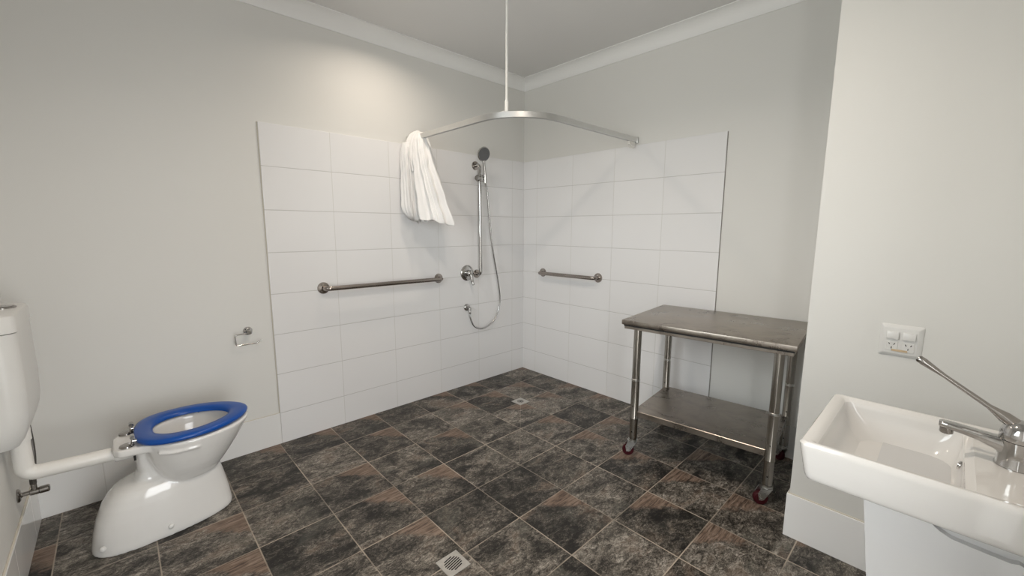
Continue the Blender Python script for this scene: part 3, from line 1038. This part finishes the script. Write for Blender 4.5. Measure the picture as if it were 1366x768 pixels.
yb = YF+.0
DECK = -2.868     # where the bowl ends and the tap deck starts
b = bmesh.new()
rings = [
    rrect(BX0+.016, BX1-.016, yb, BY0-.036, .7415, .014),
    rrect(BX0+.008, BX1-.008, yb, BY0-.028, .7425, .014),
    rrect(BX0+.004, BX1-.004, yb, BY0-.0225, .7455, .014),
    rrect(BX0+.0015, BX1-.0015, yb, BY0-.0185, .752, .014),
    rrect(BX0+.0008, BX1-.0008, yb, BY0-.0155, .762, .014),
    rrect(BX0, BX1, yb, BY0-.003, .822, .016),
    rrect(BX0+.001, BX1-.001, yb, BY0-.001, .831, .016),
    rrect(BX0+.006, BX1-.006, yb, BY0-.006, .838, .015),
    rrect(BX0+.014, BX1-.014, yb+.012, BY0-.020, .838, .014),
    rrect(BX0+.018, BX1-.018, yb+.016, BY0-.028, .835, .014),
]
DZ = .829
rings.append(rrect(BX0+.023, BX1-.023, yb+.022, BY0-.034, DZ, .016))
rings.append(rrect(BX0+.024, BX1-.024, DECK-.012, BY0-.0345, DZ-.001, .020))
for k in range(12):      # the bowl: steep at the deck, a long curve from the front
    t = k/11
    dz = math.sin(t*PI/2)
    ins = (1-math.cos(t*PI/2))
    zf = .815-.106*dz
    rings.append(rrect(BX0+.026+.12*ins, BX1-.026-.12*ins, DECK+.002+.055*ins, BY0-.036-.115*ins-.034*t, zf, .026+.025*math.sin(PI*t)))
for sh, dz in ((.012, .0006), (.022, .0011)):
    rings.append(rrect(BX0+.146+sh*2.2, BX1-.146-sh*2.2, DECK+.057+sh*.6, BY0-.185-sh*.6, .709-dz, .012))
loft(b, rings)
bo = obj('bowl', b, M['basin'], ba, 38)
# shroud under the basin with the shallow notch along its side
b = bmesh.new()
SX0, SX1 = BX0+.013, BX1-.013
front = [(-2.715, .743), (-2.745, .49), (-2.775, .30), (-2.80, .24)]
prof_core = [(YF+.001, .743)] + [(y, z) for y, z in front] + [(-2.86, .22), (YF+.001, .22)]
t = bmesh.new()
loft(t, [[Vector((x-bx, y-by, z)) for y, z in prof_core] for x in (SX0+.016, SX1-.016)])
merge(b, t)
notch = [(YF+.001, .716), (-2.958, .716), (-2.946, .722), (-2.936, .718), (-2.90, .720), (-2.856, .723), (-2.838, .731), (-2.822, .743)]
skin = notch + [(y, z) for y, z in front] + [(-2.86, .22), (YF+.001, .22)]
for xa, xb in ((SX0, SX0+.0165), (SX1-.0165, SX1)):
    t = bmesh.new()
    loft(t, [[Vector((x-bx, y-by, z)) for y, z in skin] for x in (xa, xb)])
    merge(b, t)
obj('shroud', b, M['shroud'], ba, 25)
# overflow ring on the deck wall of the bowl
b = bmesh.new()
oc = Vector((-1.395-bx, DECK+.0075-by, .797))
lathe(b, [(.0085, -.002), (.0105, .0005), (.0100, .0025), (.0080, .003), (.0072, .0005)], oc, (0, 1, .25), 24)
ov = obj('overflow_ring', b, M['chrome'], ba, 40)
b = bmesh.new(); lathe(b, [(.0074, .0), (.0074, .0012), (.0005, .0012)], oc, (0, 1, .25), 20); obj('overflow_opening', b, M['hole'], ov)
b = bmesh.new()
lathe(b, [(.001, .008), (.016, .008), (.018, .0065), (.030, .005), (.032, .003), (.032, 0)], ((BX0+BX1)/2-bx, (DECK+.055+BY0-.185)/2-by, .705), (0, 0, 1), 30)
obj('waste', b, M['chrome'], ba, 40)

# ------------------------------------------------------------------ basin mixer
TAP = Vector((-1.395, -2.942, DZ))
tp = thing('basin_mixer', 'chrome basin mixer tap with a long angled lever on the white basin', 'tap', TAP)
b = bmesh.new()
lathe(b, [(.0335, 0), (.0335, .003), (.0320, .006), (.0305, .050), (.0315, .060)], (0, 0, 0), (0, 0, 1), 36)
obj('body', b, M['chrome'], tp, 40)
# spout: broad at the body, tapering toward the nose
b = bmesh.new()
rings = []
for y, zc, hw_, hh in ((.004, .036, .021, .030), (.020, .041, .020, .022), (.036, .047, .0175, .0155), (.060, .0525, .0155, .0115), (.085, .0565, .0145, .0100), (.108, .0590, .0140, .0095), (.120, .0598, .0125, .0085), (.126, .0600, .009, .006)):
    rings.append([Vector((hw_*math.copysign(abs(math.cos(a))**.7, math.cos(a)), y, zc+hh*math.copysign(abs(math.sin(a))**.8, math.sin(a)))) for a in [2*PI*k/24 for k in range(24)]])
loft(b, rings)
obj('spout', b, M['chrome'], tp, 50)
b = bmesh.new()
lathe(b, [(.0110, 0), (.0122, .002), (.0122, .014), (.0100, .015)], (0, .112, .039), (0, 0, 1), 24)
obj('aerator', b, M['chromedark'], tp, 40)
b = bmesh.new()
lathe(b, [(.0310, .061), (.0325, .064), (.0325, .074), (.0290, .090), (.0205, .101), (.008, .106), (.0005, .1065)], (0, 0, 0), (0, 0, 1), 36)
lv = obj('lever_cap', b, M['chrome'], tp, 45)
b = bmesh.new()
p0, p1 = Vector((0, .012, .096)), Vector((-.004, .178, .210))
dr = (p1-p0).normalized()
tube(b, [p0, p0+dr*.02, p0+dr*.034, p0+dr*.05, p1-dr*.060, p1-dr*.048, p1-dr*.014, p1-dr*.003, p1], [.0135, .0125, .0090, .0058, .0050, .0058, .0088, .0084, .0060], 18)
obj('lever', b, M['chromedark'], lv, 50)  # chrome darkened: the lever's dark reflections are put into its colour

# ------------------------------------------------------------------ power outlet
po = thing('power_outlet', 'white double power outlet with two rocker switches above the basin', 'power outlet', (NX, -2.698, .946))
# local: y along wall (towards -y is right in the picture), out of wall = -x
HW, HH = .0585, .0585
b = bmesh.new()
rings = []
for o_, d in ((0, .0), (0, .003), (.002, .0045), (.011, .0095), (.013, .010)):
    w, h = HW-o_, HH-o_
    r = .004
    rg = []
    for (cy_, cz_, a0) in ((w-r, h-r, 0), (-w+r, h-r, PI/2), (-w+r, -h+r, PI), (w-r, -h+r, 1.5*PI)):
        for k in range(5):
            a = a0+PI/2*k/4
            rg.append(Vector((-d, cy_+r*math.cos(a), cz_+r*math.sin(a))))
    rings.append(rg)
loft(b, rings)
obj('plate', b, M['plastic'], po, 20)
for yc in (.0225, -.0225):
    b = bmesh.new()
    t = bmesh.new()
    box(t, -.0145, -.0095, yc-.0175, yc+.0175, .006, .034, .0022, 2)
    for v in t.verts:   # rocker tilts: lower edge stands proud
        if v.co.x < -.012: v.co.x -= (.034-v.co.z)*.10
    merge(b, t)
    obj('switch', b, M['plastic'], po, 40)
    b = bmesh.new()
    box(b, -.0116, -.0095, yc-.0165, yc+.0165, -.038, -.004, .0008, 1)
    so_ = obj('socket', b, M['plastic'], po, 30)
    for (dy, dz, rot) in ((.007, -.0125, .5), (-.007, -.0125, -.5), (0, -.0265, 0)):
        b = bmesh.new()
        t = bmesh.new()
        box(t, -.0006, .0006, -.0011, .0011, -.0035, .0035)
        merge(b, t, Matrix.Translation((-.0118, yc+dy, dz)) @ Matrix.Rotation(-rot, 4, 'X'))
        obj('pin_slot', b, M['hole'], so_)
b = bmesh.new()
box(b, -.0124, -.0116, -.0215, .0215, -.0390, -.0315)
obj('label_strip', b, M['label'], po)


# ------------------------------------------------------------------ floor drains
def drain(name, x, y, label, rot, bars):
    t = thing(name, label, 'floor drain', (x, y, 0), rot, None)
    bb = bmesh.new()
    prism(bb, [(-.051, -.051), (.051, -.051), (.051, .051), (-.051, .051)], .0, .0035, .001, 1)
    obj('drain_plate', bb, M['drain'], t, 30)
    if bars == 'slots':
        n, R, pitch, hw_ = 7, .036, .0098, .0026
        for k in range(n):
            o_ = (k-(n-1)/2)*pitch
            ln = math.sqrt(max(R*R-o_*o_, .00012))
            bb = bmesh.new()
            d = Vector((math.cos(.20), math.sin(.20))); nn = Vector((-d.y, d.x))
            pts = []
            for sgn in (1, -1):
                for j in range(7):
                    a = -PI/2+PI*j/6
                    q = d*(sgn*(ln-hw_)+sgn*hw_*math.cos(a)) + nn*(sgn*hw_*math.sin(a)+o_)
                    pts.append((q.x, q.y))
            prism(bb, pts, .0030, .0038)
            obj('drain_slot', bb, M['hole'], t)
    else:
        bb = bmesh.new()
        lathe(bb, [(.030, .003), (.030, .0046), (.0275, .0046), (.0275, .0036), (.001, .0036)], (0, 0, 0), (0, 0, 1), 28)
        gr = obj('drain_grate', bb, M['drain'], t, 30)
        for rr, nk in ((.022, 12), (.013, 8), (.0045, 3)):
            for k in range(nk):
                a = 2*PI*k/nk
                bb = bmesh.new()
                lathe(bb, [(.0036, 0), (.0036, .0008), (.0003, .0008)], (rr*math.cos(a), rr*math.sin(a), .0034), (0, 0, 1), 10)
                obj('drain_hole', bb, M['hole'], gr)
    return t


drain('floor_drain', -1.925, -1.533, 'square steel floor drain with slots in the open floor', .46, 'slots').rotation_euler = (0, 0, 0)
drain('floor_drain', -.600, -.579, 'small square floor drain with round holes in the shower corner', 0, 'holes')
